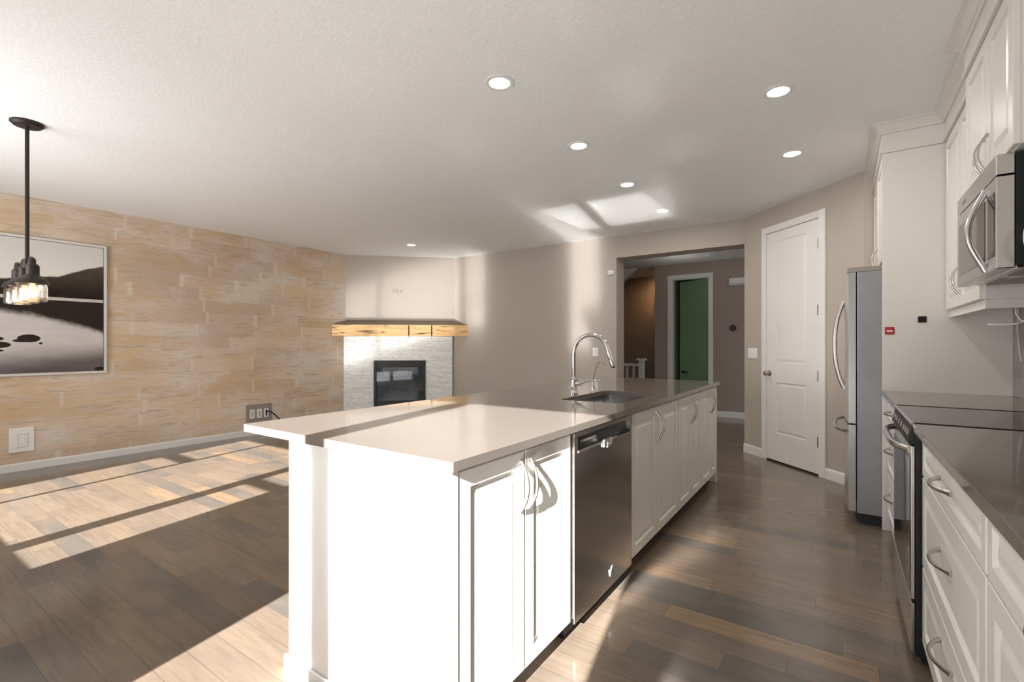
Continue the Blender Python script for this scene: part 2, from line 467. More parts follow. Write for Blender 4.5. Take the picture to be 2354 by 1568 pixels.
# ------------------------------------------------------------------ mesh building
class MB:
    def __init__(s):
        s.bm = bmesh.new()

    def box(s, x0, x1, y0, y1, z0, z1, bev=0.0):
        r = bmesh.ops.create_cube(s.bm, size=1)
        vs = r['verts']
        for v in vs:
            v.co = Vector((x0 + (v.co.x + .5) * (x1 - x0), y0 + (v.co.y + .5) * (y1 - y0), z0 + (v.co.z + .5) * (z1 - z0)))
        if bev > 0:
            es = list({e for v in vs for e in v.link_edges})
            bmesh.ops.bevel(s.bm, geom=es, offset=bev, segments=2, affect='EDGES', profile=0.5)
        return s

    def prism(s, pts, z0, z1):
        """pts: (x, y) outline, any winding"""
        a = [s.bm.verts.new((x, y, z0)) for x, y in pts]
        b = [s.bm.verts.new((x, y, z1)) for x, y in pts]
        n = len(pts)
        s.bm.faces.new(a)
        s.bm.faces.new(b)
        for i in range(n):
            s.bm.faces.new((a[i], a[(i + 1) % n], b[(i + 1) % n], b[i]))
        return s

    def hull(s, lo, hi):
        """solid between two polygons of equal count (3-D points)"""
        a = [s.bm.verts.new(p) for p in lo]
        b = [s.bm.verts.new(p) for p in hi]
        n = len(lo)
        s.bm.faces.new(a)
        s.bm.faces.new(b)
        for i in range(n):
            s.bm.faces.new((a[i], a[(i + 1) % n], b[(i + 1) % n], b[i]))
        return s

    def tube(s, pts, r, seg=12, flat=1.0, caps=True, side=None):
        pts = [Vector(p) for p in pts]
        rs = r if isinstance(r, (list, tuple)) else [r] * len(pts)
        rings = []
        ref = Vector(side) if side else None
        for i, p in enumerate(pts):
            if i == 0:
                d = pts[1] - pts[0]
            elif i == len(pts) - 1:
                d = pts[-1] - pts[-2]
            else:
                d = (pts[i + 1] - pts[i]).normalized() + (pts[i] - pts[i - 1]).normalized()
            d.normalize()
            up = ref if ref is not None else (Vector((0, 0, 1)) if abs(d.z) < 0.95 else Vector((1, 0, 0)))
            a = d.cross(up)
            if a.length < 1e-5:
                a = d.cross(Vector((0.3, 1, 0.2)))
            a.normalize()
            if i > 0 and a.dot(pa) < 0 and ref is None:
                a = -a
            pa = a
            b = d.cross(a).normalized()
            rings.append([s.bm.verts.new(p + a * math.cos(2 * math.pi * k / seg) * rs[i] + b * math.sin(2 * math.pi * k / seg) * rs[i] * flat) for k in range(seg)])
        for i in range(len(rings) - 1):
            for k in range(seg):
                s.bm.faces.new((rings[i][k], rings[i][(k + 1) % seg], rings[i + 1][(k + 1) % seg], rings[i + 1][k]))
        if caps:
            s.bm.faces.new(rings[0])
            s.bm.faces.new(rings[-1])
        return s

    def lathe(s, prof, cx, cy, cz, seg=28, axis='z', closed=False):
        """prof: (radius, height) turned round an axis through (cx, cy, cz)"""
        rings = []
        for r, h in prof:
            ring = []
            for k in range(seg):
                a = 2 * math.pi * k / seg
                c, d = r * math.cos(a), r * math.sin(a)
                p = {'z': (c, d, h), 'x': (h, c, d), 'y': (c, h, d)}[axis]
                ring.append(s.bm.verts.new((cx + p[0], cy + p[1], cz + p[2])))
            rings.append(ring)
        for i in range(len(rings) - 1):
            for k in range(seg):
                s.bm.faces.new((rings[i][k], rings[i][(k + 1) % seg], rings[i + 1][(k + 1) % seg], rings[i + 1][k]))
        if closed:
            for k in range(seg):
                s.bm.faces.new((rings[-1][k], rings[-1][(k + 1) % seg], rings[0][(k + 1) % seg], rings[0][k]))
        else:
            if prof[0][0] > 1e-4:
                s.bm.faces.new(rings[0])
            if prof[-1][0] > 1e-4:
                s.bm.faces.new(rings[-1])
        return s

    def panel(s, org, U, V, N, w, h, t=0.019, frame=0.056, raised=True, sets=None):
        """a cabinet or room door leaf: frame, moulding, raised field. org = back lower corner; U across, V up, N outward"""
        org, U, V, N = Vector(org), Vector(U), Vector(V), Vector(N)

        def rect(u0, u1, v0, v1, d):
            return [s.bm.verts.new(org + U * a + V * b + N * d) for a, b in ((u0, v0), (u1, v0), (u1, v1), (u0, v1))]

        def ring(a, b):
            for i in range(4):
                s.bm.faces.new((a[i], a[(i + 1) % 4], b[(i + 1) % 4], b[i]))
        back = rect(0, w, 0, h, 0)
        s.bm.faces.new(back)
        o1 = rect(0, w, 0, h, t - 0.003)
        ring(back, o1)
        o2 = rect(0.003, w - 0.003, 0.003, h - 0.003, t)
        ring(o1, o2)
        if not sets:
            sets = [(frame, w - frame, frame, h - frame)]
        g = 0.026 if raised else 0.0
        if len(sets) == 1:
            u0, u1, v0, v1 = sets[0]
            a = rect(u0, u1, v0, v1, t)
            ring(o2, a)
            s._field(rect, ring, a, u0, u1, v0, v1, t, g)
        else:
            # several fields one above the other between two stiles
            sets = sorted(sets, key=lambda q: q[2])
            u0, u1 = sets[0][0], sets[0][1]
            lvls = []
            for q in sets:
                lvls.append((q[2], q[3]))
            fr = [rect(u0, u1, a, b, t) for a, b in lvls]
            # stiles and rails as faces
            top = o2
            L0, R0, R1, L1 = o2[0], o2[1], o2[2], o2[3]
            left = [L0] + [v for f in fr for v in (f[0], f[3])] + [L1]
            right = [R0] + [v for f in fr for v in (f[1], f[2])] + [R1]
            s.bm.faces.new((L0, R0, fr[0][1], fr[0][0]))
            for i in range(len(fr) - 1):
                s.bm.faces.new((fr[i][3], fr[i][2], fr[i + 1][1], fr[i + 1][0]))
            s.bm.faces.new((fr[-1][3], fr[-1][2], R1, L1))
            s.bm.faces.new(left[::-1])
            s.bm.faces.new(right)
            for f, (a, b) in zip(fr, lvls):
                s._field(rect, ring, f, u0, u1, a, b, t, g)
        return s

    def _field(s, rect, ring, a, u0, u1, v0, v1, t, g):
        k = 0.005
        b = rect(u0 + k, u1 - k, v0 + k, v1 - k, t - 0.010)
        ring(a, b)
        c = rect(u0 + k + 0.006, u1 - k - 0.006, v0 + k + 0.006, v1 - k - 0.006, t - 0.010)
        ring(b, c)
        if g:
            d = rect(u0 + k + 0.006 + g, u1 - k - 0.006 - g, v0 + k + 0.006 + g, v1 - k - 0.006 - g, t - 0.002)
            ring(c, d)
            c = d
        s.bm.faces.new(c)

    def sweep(s, path, prof):
        """profile of (out, z) run along a plan polyline with mitred corners; out is to the left of travel"""
        P = [Vector((x, y)) for x, y in path]
        n = len(P)
        nor = []
        for i in range(n - 1):
            d = (P[i + 1] - P[i]).normalized()
            nor.append(Vector((-d.y, d.x)))
        rows = []
        for o, z in prof:
            row = []
            for i in range(n):
                if i == 0:
                    q = P[0] + nor[0] * o
                elif i == n - 1:
                    q = P[-1] + nor[-1] * o
                else:
                    m = nor[i - 1] + nor[i]
                    m = m / max(1e-6, m.dot(nor[i]))
                    q = P[i] + m * o
                row.append(s.bm.verts.new((q.x, q.y, z)))
            rows.append(row)
        k = len(prof)
        for j in range(k):
            a, b = rows[j], rows[(j + 1) % k]
            for i in range(n - 1):
                s.bm.faces.new((a[i], a[i + 1], b[i + 1], b[i]))
        s.bm.faces.new([r[0] for r in rows])
        s.bm.faces.new([r[-1] for r in rows])
        return s

    def build(s, name, mat, parent=None, smooth=False, world=True):
        bm = s.bm
        if parent is not None and world:
            bm.transform(wm(parent).inverted())
        bmesh.ops.recalc_face_normals(bm, faces=bm.faces)
        me = bpy.data.meshes.new(name)
        bm.to_mesh(me)
        bm.free()
        me.materials.append(M[mat] if isinstance(mat, str) else mat)
        if smooth:
            for p in me.polygons:
                p.use_smooth = True
            try:
                me.set_sharp_from_angle(angle=math.radians(38))
            except Exception:
                pass
        o = bpy.data.objects.new(name, me)
        COL.objects.link(o)
        if parent is not None:
            o.parent = parent
        return o


def wm(o):
    m = Matrix.LocRotScale(o.location, o.rotation_euler, o.scale)
    while o.parent:
        o = o.parent
        m = Matrix.LocRotScale(o.location, o.rotation_euler, o.scale) @ m
    return m


def thing(name, label, cat, loc, rotz=0.0, group=None):
    o = bpy.data.objects.new(name, None)
    COL.objects.link(o)
    o.empty_display_size = 0.1
    o.location = loc
    o.rotation_euler = (0, 0, rotz)
    o['label'], o['category'] = label, cat
    if group:
        o['group'] = group
    return o


def tag(o, label, cat, group=None):
    o['label'], o['category'] = label, cat
    if group:
        o['group'] = group
    return o


def struct(o):
    o['kind'] = 'structure'
    return o


def rebase(o, loc):
    """put a single-mesh thing's origin at its own base"""
    loc = Vector(loc)
    o.data.transform(Matrix.Translation(-loc))
    o.location = loc
    return o


def dup(root, loc, label=None):
    r = root.copy()
    COL.objects.link(r)
    r.location = loc
    if label:
        r['label'] = label

    def rec(a, b):
        for ch in list(a.children):
            c = ch.copy()
            COL.objects.link(c)
            c.parent = b
            rec(ch, c)
    rec(root, r)
    return r


# ------------------------------------------------------------------ room shell
YH = 8.95                                       # far wall of the hall
struct(MB().box(XL - .12, 3.2, YW - .14, 10.8, -.1, 0).build('floor', 'floor'))
struct(MB().box(XL - .12, 3.2, YW - .14, 10.8, CEIL, CEIL + .1).build('ceiling', 'ceiling'))
struct(MB().box(XL - .12, XL, YW - .14, 5.2, 0, CEIL).build('wall_left', 'feature'))
struct(MB().box(XR, XR + .12, YW - .14, 5.2, 0, CEIL).build('wall_right', 'wall'))
# fireplace corner wall
FA, FB = Vector((XL, 4.972)), Vector((-5.425, YB))
FD = (FB - FA).normalized()
FN = Vector((FD.y, -FD.x))
FANG = math.atan2(FD.y, FD.x)
struct(MB().prism([(FA.x, FA.y), (FB.x, FB.y), (FB.x, FB.y + .12), (FA.x - .12, FB.y + .12), (FA.x - .12, FA.y)], 0, CEIL).build('wall_corner', 'wall'))
# back wall with hall opening
OX0, OX1, OZ, OT = -2.516, -0.922, 2.442, 0.28
struct(MB().box(FB.x, OX0, YB, YB + OT, 0, CEIL).box(OX0, OX1, YB, YB + OT, OZ, CEIL).build('wall_back', 'wall'))
# pantry diagonal wall and fridge alcove wall (door opening is closed by the door itself)
PA = Vector((-.922, 6.182))
struct(MB().prism([(PA.x, PA.y), (.172, 5.088), (XR + .12, 5.088), (XR + .12, 5.2), (.22, 5.2), (PA.x + .02, 6.32), (PA.x, YB + OT)], 0, CEIL).build('wall_pantry', 'wall'))
# window wall behind the camera
WX = dict(l0=-5.675, l1=-3.38, z0=.79, z1=2.17, d0=-1.90, d1=-.258, dz=2.515)
w = MB()
w.box(XL - .12, WX['l0'], YW - .14, YW, 0, CEIL)
w.box(WX['l0'], WX['l1'], YW - .14, YW, 0, WX['z0'])
w.box(WX['l0'], WX['l1'], YW - .14, YW, WX['z1'], CEIL)
w.box(WX['l1'], WX['d0'], YW - .14, YW, 0, CEIL)
w.box(WX['d0'], WX['d1'], YW - .14, YW, WX['dz'], CEIL)
w.box(WX['d1'], XR + .12, YW - .14, YW, 0, CEIL)
struct(w.build('wall_window', 'wall'))
# living room window: three lites, the outer ones with a transom
win = struct(MB().box(-5.70, -3.38, YW - .02, YW + .012, .75, .789).build('window_1', 'trim'))
YF0, YF1 = YW - .09, YW - .05
f = MB()
for x0, x1 in ((-5.674, -5.64), (-5.172, -5.125), (-3.963, -3.822), (-3.415, -3.381)):
    f.box(x0, x1, YF0, YF1, .791, 2.169)
for x0, x1 in ((-5.64, -5.172), (-5.125, -3.963), (-3.822, -3.415)):
    f.box(x0, x1, YF0, YF1, .791, .815)
    f.box(x0, x1, YF0, YF1, 2.14, 2.169)
for x0, x1 in ((-5.64, -5.172), (-3.822, -3.415)):
    f.box(x0, x1, YF0, YF1, 1.615, 1.690)
f.build('window_frame', 'trim', win)
for x0, x1 in ((-5.64, -5.172), (-5.125, -3.963), (-3.822, -3.415)):
    MB().box(x0, x1, YW - .072, YW - .068, .815, 2.14).build('window_pane', 'pane', win)
# patio door
pd = struct(MB().box(-1.899, -.259, YW - .12, YW, 0, .03).build('door_3', 'trim'))
f = MB()
f.box(-1.899, -1.865, YF0, YF1, .03, 2.514).box(-.293, -.259, YF0, YF1, .03, 2.514)
f.box(-1.250, -1.136, YF0, YF1, .03, 2.514)
f.box(-1.865, -1.250, YF0, YF1, .03, .08).box(-1.136, -.293, YF0, YF1, .03, .08)
f.box(-1.865, -1.250, YF0, YF1, 2.49, 2.514).box(-1.136, -.293, YF0, YF1, 2.49, 2.514)
f.build('door_frame', 'trim', pd)
for x0, x1 in ((-1.865, -1.250), (-1.136, -.293)):
    MB().box(x0, x1, YW - .072, YW - .068, .08, 2.49).build('door_pane', 'pane', pd)

# hall beyond the opening
HX0 = -2.871                                    # where the far wall stops and the stairwell starts
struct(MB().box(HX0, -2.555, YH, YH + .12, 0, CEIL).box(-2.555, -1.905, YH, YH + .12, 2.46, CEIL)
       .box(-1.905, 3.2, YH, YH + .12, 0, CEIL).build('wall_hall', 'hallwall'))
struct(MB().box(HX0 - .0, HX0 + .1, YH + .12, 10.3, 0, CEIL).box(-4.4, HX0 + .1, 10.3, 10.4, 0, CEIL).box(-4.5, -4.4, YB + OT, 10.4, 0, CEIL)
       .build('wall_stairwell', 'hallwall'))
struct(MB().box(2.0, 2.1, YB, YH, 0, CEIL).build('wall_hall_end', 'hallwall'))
# sloping underside of the upper stair flight
st = MB()
st.hull([(-3.90, 9.0, 2.24), (-3.22, 9.0, 2.7395), (-3.90, 9.0, 2.7395)], [(-3.90, 10.28, 2.70), (-3.85, 10.28, 2.7395), (-3.90, 10.28, 2.7395)])
struct(st.build('trim_stair_soffit', 'ceiling'))
# green-walled room behind the hall door
struct(MB().box(-2.66, -2.56, YH + .12, 10.3, 0, CEIL).box(-1.75, -1.65, YH + .12, 10.3, 0, CEIL).box(-2.56, -1.75, 10.2, 10.3, 0, CEIL)
       .build('wall_green_room', 'green'))

# ------------------------------------------------------------------ trims
def baseboard(name, pts, h=.078, t=.014):
    return struct(MB().sweep(pts, [(0, 0.0), (t, 0.0), (t, h - .014), (t * .45, h), (0, h)]).build(name, 'trim'))


baseboard('baseboard_left', [(FA.x, FA.y - .01), (XL, YW)])
baseboard('baseboard_back', [(OX0 + .0, YB), (FB.x + .02, YB)], .10)
s2 = math.sqrt(.5)


def diagp(a, out=0.0):
    """point on the pantry wall: distance along it, distance out into the room"""
    return (PA.x + a * s2 - out * s2, PA.y - a * s2 - out * s2)


baseboard('baseboard_pantry', [diagp(.335), diagp(.0)], .10)
baseboard('baseboard_pantry', [diagp(1.53), diagp(1.125)], .10)
baseboard('baseboard_hall', [(2.0, YH), (-1.835, YH)], .10)
baseboard('baseboard_hall', [(-2.625, YH), (HX0, YH)], .10)

# hall doorway casing and green door
cas = MB()
cas.box(-2.625, -2.555, YH - .018, YH, 0, 2.53).box(-1.905, -1.835, YH - .018, YH, 0, 2.53).box(-2.555, -1.905, YH - .018, YH, 2.46, 2.53)
cas.box(-2.5549, -2.54, YH, YH + .12, 0, 2.459).box(-1.92, -1.9051, YH, YH + .12, 0, 2.459).box(-2.54, -1.92, YH, YH + .12, 2.445, 2.459)
struct(cas.build('trim_hall_door', 'trim'))
gd = thing('hall_door', 'deep green door standing ajar in the white casing at the far end of the hall', 'door', (-1.93, YH + .07, 0), math.radians(180 - 25))
MB().box(0, .615, -.02, .02, .01, 2.44, .003).build('door_leaf', 'green', gd, world=False)
lv = MB()
lv.lathe([(0, .0), (.028, .0), (.028, .012), (.012, .014), (.012, .05), (0, .05)], .53, .021, .75, 16, 'y')
lv.tube([(.535, .062, .75), (.47, .066, .752), (.40, .062, .747)], .011, 10)
lv.build('lever_handle', 'blackiron', gd, True, world=False)

# pantry door in its casing, built along the diagonal wall
pr = thing('pantry_door', 'tall white two-panel pantry door in white casing on the angled wall', 'door', (*diagp(.31, .0), 0), math.radians(-45))
# local x runs along the wall, local -y points into the room
W0, W1, DH = .0, .83, 2.465
c = MB()
c.box(W0, W0 + .072, -.020, -.001, 0, DH + .07, .003).box(W1 - .072 + .02, W1 + .02, -.020, -.001, 0, DH + .07, .003)
c.box(W0 + .072, W1 - .052, -.020, -.001, DH, DH + .07, .003)
c.build('casing', 'trim', pr, world=False)
lw_ = W1 - .052 - .072 - .006
leaf = MB()
leaf.panel((W0 + .075, -.0015, .018), (1, 0, 0), (0, 0, 1), (0, -1, 0), lw_, DH - .024, .0125,
           sets=[(.145, lw_ - .145, .295, .835), (.145, lw_ - .145, 1.045, 2.335)])
leaf = leaf.build('door_leaf', 'door', pr, world=False)
MB().box(W0 + .08, W1 - .06, -.014, -.002, .001, .016).build('door_gap_shadow', 'black', pr, world=False).name = 'gap_shade_strip'  # black strip standing in for the shade in the gap under the door
kn = MB()
kn.lathe([(0, 0), (.031, 0), (.031, -.006), (.012, -.009), (.012, -.030), (.024, -.036), (.030, -.048), (.026, -.060), (0, -.064)], W0 + .125, -.0145, .945, 24, 'y')
kn.build('door_knob', 'nickel', pr, True, world=False)
for z in (2.22, 1.585, .955, .325):
    hg = MB()
    hg.box(W1 - .062, W1 - .050, -.0235, -.0145, z - .045, z + .045, .001).tube([(W1 - .056, -.0235, z - .05), (W1 - .056, -.0235, z + .05)], .005, 8)
    hg.build('hinge', 'nickel', pr, world=False)

# light switches, sensors, outlets
def plate(name, label, cat, loc, rotz, w, h, mat, kind='switch', n=2, group=None, t=.006):
    """wall plate facing local -y"""
    o = thing(name, label, cat, loc, rotz, group)
    MB().box(-w / 2, w / 2, -t, -.0005, -h / 2, h / 2, .002).build('cover_plate', mat, o, world=False)
    for i in range(n):
        x = (i - (n - 1) / 2) * .046
        if kind == 'switch':
            MB().box(x - .016, x + .016, -t - .004, -t, -.033, .033, .002).build('rocker', mat, o, world=False)
        else:
            b = MB().box(x - .017, x + .017, -t - .003, -t, -.034, .034, .002).build('receptacle', 'white_plastic' if mat != 'tanplate' else mat, o, world=False)
            for dz in (-.018, .018):
                MB().box(x - .008, x - .005, -t - .0045, -t - .003, dz - .006, dz + .006).box(x + .005, x + .008, -t - .0045, -t - .003, dz - .006, dz + .006).build('slot', 'grey_plate', b, world=False)
    return o


plate('light_switch', 'white double light switch on the wall left of the pantry door', 'light switch', (*diagp(.147, .0), 1.157), math.radians(-45), .155, .118, 'white_plastic', n=3)
plate('light_switch', 'white switch plate on the back wall behind the kitchen faucet', 'light switch', (-2.825, YB, 1.155), 0, .085, .12, 'white_plastic', n=1)
sn = thing('motion_sensor', 'small white sensor high on the back wall beside the hall opening', 'sensor', (-2.585, YB, 2.245), 0)
MB().box(-.045, .045, -.035, -.001, -.03, .03, .008).build('housing', 'white_plastic', sn, world=False)
MB().box(-.03, .03, -.038, -.035, -.018, .005, .001).build('lens', 'wire', sn, world=False)
ch = thing('door_chime', 'white door chime box high on the hall wall right of the green door', 'door chime', (-1.44, YH, 2.34), 0)
MB().box(-.13, .13, -.05, -.001, -.06, .06, .006).build('cover', 'white_plastic', ch, world=False)
MB().box(-.12, .12, -.053, -.05, -.045, -.035).build('sound_slot', 'grey_plate', ch, world=False)
th = thing('thermostat', 'round black thermostat on the hall wall', 'thermostat', (-1.514, YH, 1.546), 0)
MB().lathe([(0, 0), (.050, 0), (.052, -.02), (.046, -.028), (0, -.030)], 0, -.001, 0, 32, 'y').build('body', 'black', th, True, world=False)
MB().lathe([(.0, 0), (.034, 0), (.034, -.001), (0, -.001)], 0, -.0312, 0, 32, 'y').build('screen', 'blackglass', th, True, world=False)
sd = thing('smoke_detector', 'white smoke detector on the hall ceiling', 'smoke detector', (-1.741, 8.244, CEIL), 0)
MB().lathe([(0, -.001), (.07, -.001), (.07, -.02), (.05, -.042), (0, -.045)], 0, 0, 0, 28).build('housing', 'white_plastic', sd, True, world=False)
hl = thing('hall_ceiling_light', 'small round ceiling light just inside the hall', 'ceiling light', (-2.073, 7.884, CEIL), 0)
MB().lathe([(0, -.001), (.06, -.001), (.055, -.02), (0, -.022)], 0, 0, 0, 28).build('base', 'white_plastic', hl, True, world=False)
MB().lathe([(0, -.022), (.042, -.022), (.03, -.045), (0, -.052)], 0, 0, 0, 24).build('diffuser', 'trim', hl, True, world=False)
# stair guard rail
gr = thing('stair_railing', 'white stair railing with square newel post in the hall', 'railing', (-3.0, 8.6, 0), 0)
MB().box(-3.045, -2.955, 8.555, 8.645, 0, .97, .004).build('newel_post', 'trim', gr)
MB().box(-3.075, -2.925, 8.525, 8.675, .97, 1.006, .006).build('newel_cap', 'trim', gr)
MB().box(-4.39, -3.045, 8.57, 8.63, .86, .91, .006).build('handrail', 'trim', gr)
for i in range(10):
    x = -3.15 - i * .125
    MB().box(x - .016, x + .016, 8.584, 8.616, .0, .86).build('baluster', 'trim', gr)

# ------------------------------------------------------------------ left wall things
fr = thing('framed_picture', 'large framed black-and-white lake photograph on the stone feature wall', 'picture', (XL, 1.838, .943), 0)
# local origin = lower right corner of the frame; y runs to -1.95
MB().box(.004, .030, -1.92, -.03, .03, 1.37).build('print', 'photo', fr, world=False)
fm = MB()
fm.box(.002, .042, -1.95, 0, 0, .026, .003).box(.002, .042, -1.95, 0, 1.374, 1.40, .003)
fm.box(.002, .042, -1.95, -1.924, .026, 1.374, .003).box(.002, .042, -.026, 0, .026, 1.374, .003)
fm.build('frame', 'silver', fr, world=False)

o = thing('wall_vent', 'square white vent cover low on the stone feature wall', 'vent', (XL, 1.174, .308), 0)
MB().box(.001, .012, -.09, .09, -.122, .122, .003).build('cover_plate', 'white_plastic', o, world=False)
k = MB()
k.box(.012, .020, -.042, -.030, -.068, .068, .001).box(.012, .020, .030, .042, -.068, .068, .001)
k.box(.012, .020, -.030, .030, -.068, -.056, .001).box(.012, .020, -.030, .030, .056, .068, .001)
k.build('inner_frame', 'white_plastic', o, world=False)
MB().box(.012, .017, -.020, .020, -.045, .045, .002).build('plug_insert', 'white_plastic', o, world=False)

o = thing('media_outlet', 'grey three-gang wall outlet with a black cord on the stone feature wall', 'outlet', (XL, 3.538, .293), 0)
MB().box(.001, .010, -.178, .178, -.11, .13, .002).build('cover_plate', 'grey_plate', o, world=False)
for i, y in enumerate((-.098, 0, .098)):
    b = MB().box(.010, .016, y - .034, y + .034, -.062, .062, .003).build('receptacle', 'white_plastic', o, world=False)
    MB().box(.016, .0175, y - .012, y + .012, -.04, .04, .001).build('socket', 'tanplate' if i < 2 else 'black', b, world=False)
o = MB().tube([(XL + .022, 3.64, .31), (XL + .05, 3.66, .315), (XL + .06, 3.72, .27), (XL + .05, 3.80, .19), (XL + .045, 3.90, .10), (XL + .05, 4.0, .03), (XL + .06, 4.2, .012), (XL + .07, 4.5, .012)], .009, 8)
tag(rebase(o.build('power_cord', 'black', smooth=True), (XL + .05, 3.7, 0)), 'black cord hanging from the grey outlet on the feature wall', 'cord')

# ------------------------------------------------------------------ fireplace (local x along the corner wall, local -y into the room)
fp = thing('fireplace', 'corner gas fireplace faced with white stacked stone', 'fireplace', (FA.x, FA.y, 0), FANG)
sx0, sx1, sz1 = .0, 1.742, 1.40
fx0, fx1, fz1 = .452, 1.296, .992
fz0 = .20
sm = MB()
sm.prism([(-.028, -.03), (fx0, -.03), (fx0, -.001), (.001, -.001)], .0, sz1)
sm.box(fx1, sx1, -.03, -.001, 0, sz1).box(fx0, fx1, -.03, -.001, fz1, sz1).box(fx0, fx1, -.03, -.001, 0, fz0)
sm.build('stone_surround', 'stone', fp, world=False)
MB().box(sx1, sx1 + .016, -.026, -.001, 0, sz1 - .001).build('edge_trim', 'grey_plate', fp, world=False)
fb = MB()
fb.box(fx0 + .001, fx0 + .045, -.055, -.002, fz0, fz1 - .001, .004).box(fx1 - .045, fx1 - .001, -.055, -.002, fz0, fz1 - .001, .004)
fb.box(fx0 + .045, fx1 - .045, -.055, -.002, fz1 - .112, fz1 - .001, .004).box(fx0 + .045, fx1 - .045, -.055, -.002, fz0, fz0 + .125, .004)
fbo = fb.build('firebox_frame', 'blackiron', fp, world=False)
MB().box(fx0 + .045, fx1 - .045, -.010, -.002, fz0 + .125, fz1 - .112).build('firebox_back', 'mesh', fp, world=False)
MB().box(fx0 + .046, fx1 - .046, -.046, -.043, fz0 + .126, fz1 - .113).build('glass_pane', 'smoked', fp, world=False)
for (a, b, r) in (((.56, -.027, .40), (.82, -.025, .43), .016), ((.72, -.026, .36), (.78, -.026, .56), .015), ((.86, -.027, .37), (.98, -.026, .60), .016),
                  ((.92, -.026, .58), (1.05, -.027, .42), .015), ((1.0, -.026, .40), (1.20, -.027, .46), .015), ((.60, -.026, .36), (.66, -.026, .52), .013),
                  ((.55, -.027, .365), (1.2, -.027, .35), .014)):
    MB().tube([a, ((a[0] + b[0]) / 2, a[1], (a[2] + b[2]) / 2 + .012), b], r, 10).build('ceramic_log', 'log', fp, True, world=False)

mt = thing('mantel', 'golden timber mantel beam across the fireplace corner', 'mantel', (FA.x, FA.y, 1.402), FANG)
# ends follow the two side walls
tl = math.tan(math.radians(90) - FANG)       # left wall slope seen from the diagonal
tr_ = math.tan(FANG)
L = (FB - FA).length


def mx(d):
    return -d * tr_ + .004, L + d * tl - .004


d = .195
a0, a1 = mx(d)
MB().hull([(a0, -d, 0), (a1, -d, 0), (L - .004, -.002, 0), (.004, -.002, 0)], [(a0, -d, .178), (a1, -d, .178), (L - .004, -.002, .178), (.004, -.002, .178)]).build('beam', 'mantel', mt, world=False)
MB().hull([(a0, -d, .178), (a1, -d, .178), (L - .004, -.002, .178), (.004, -.002, .178)],
          [(a0 + .002, -d + .001, .186), (a1 - .002, -d + .001, .186), (L - .02, -.002, .262), (.02, -.002, .262)]).build('sloped_top', 'mantel_top', mt, world=False)
for x, zb in ((1.03, -.025), (1.40, -.045)):
    MB().prism([(x - .011, -d - .004), (x + .011, -d - .004), (x + .011, -d), (x - .011, -d)], .01, .172).box(x - .004, x + .004, -d - .004, -d - .001, zb, .01).build('dark_strap', 'check', mt, world=False)
for (x, z, a, b) in ((-.02, .045, .08, .009), (.35, .075, .20, .010), (.42, .045, .16, .006), (.62, .060, .06, .008), (.03, .172, .16, .005), (1.62, .155, .12, .006), (1.5, .09, .05, .006)):
    MB().hull([(x - a, -d - .0015, z), (x, -d - .0015, z - b), (x + a, -d - .0015, z), (x, -d - .0015, z + b)],
              [(x - a, -d - .0001, z), (x, -d - .0001, z - b), (x + a, -d - .0001, z), (x, -d - .0001, z + b)]).build('check_mark', 'check', mt, world=False)

tv = thing('tv_outlet', 'paint-coloured double wall outlet above the mantel', 'outlet', (FA.x + FD.x * .83, FA.y + FD.y * .83, 2.155), FANG)
MB().box(-.128, .128, -.005, -.001, -.058, .058, .002).build('cover_plate', 'tanplate', tv, world=False)
for x in (-.055, .0, .07):
    b = MB().box(x - .018, x + .018, -.009, -.005, -.036, .036, .002).build('receptacle', 'tanplate', tv, world=False)
    MB().box(x - .014, x - .010, -.0102, -.009, -.03, .03).box(x + .006, x + .011, -.0102, -.009, -.03, .03).build('slot', 'bronze', b, world=False)

# ------------------------------------------------------------------ pendant
pn = thing('pendant_light', 'dark bronze pendant with glass jar shades hanging in the dining area', 'pendant light', (-4.49, .81, CEIL), 0)
MB().lathe([(0, -.001), (.085, -.001), (.085, -.012), (.07, -.026), (.02, -.03), (0, -.03)], 0, 0, 0, 32).build('canopy', 'bronze', pn, True, world=False)
MB().tube([(0, 0, -.03), (0, 0, -.93)], .0115, 12).build('stem', 'bronze', pn, True, world=False)
MB().tube([(-.30, 0, -.955), (.13, 0, -.955)], .013, 12).lathe([(0, -.03), (.024, -.03), (.024, .03), (0, .03)], 0, 0, -.945, 16).build('cross_pipe', 'bronze', pn, True, world=False)
for x in (.12, -.08, -.26):
    sk = MB()
    sk.tube([(x - .02, 0, -.955), (x, 0, -.925), (x + .02, 0, -.935), (x + .022, 0, -.97)], .017, 12)
    sk.lathe([(0, -.96), (.024, -.96), (.034, -.972), (.034, -1.03), (.045, -1.042), (.060, -1.052), (.078, -1.068), (.084, -1.090), (.080, -1.092), (.0, -1.07)], x + .02, 0, 0, 28)
    so = sk.build('socket_cap', 'bronze', pn, True, world=False)
    MB().lathe([(.066, -1.085), (.073, -1.11), (.075, -1.185), (.070, -1.20), (.062, -1.205), (.068, -1.185), (.067, -1.11), (.061, -1.09)], x + .02, 0, 0, 28, closed=True).build('glass_shade', 'lampglass', pn, True, world=False)
    MB().lathe([(0, -1.075), (.012, -1.075), (.014, -1.10), (.028, -1.13), (.031, -1.148), (.024, -1.17), (0, -1.18)], x + .02, 0, 0, 20).build('bulb', 'filament', pn, True, world=False)
    pl = bpy.data.lights.new('pendant_bulb_glow', 'POINT')
    pl.energy = 1.0
    pl.color = (1, .72, .42)
    pl.shadow_soft_size = .04
    lo = bpy.data.objects.new('pendant_bulb_glow', pl)
    COL.objects.link(lo)
    lo.location = (-4.49 + x + .02, .81, CEIL - 1.20)

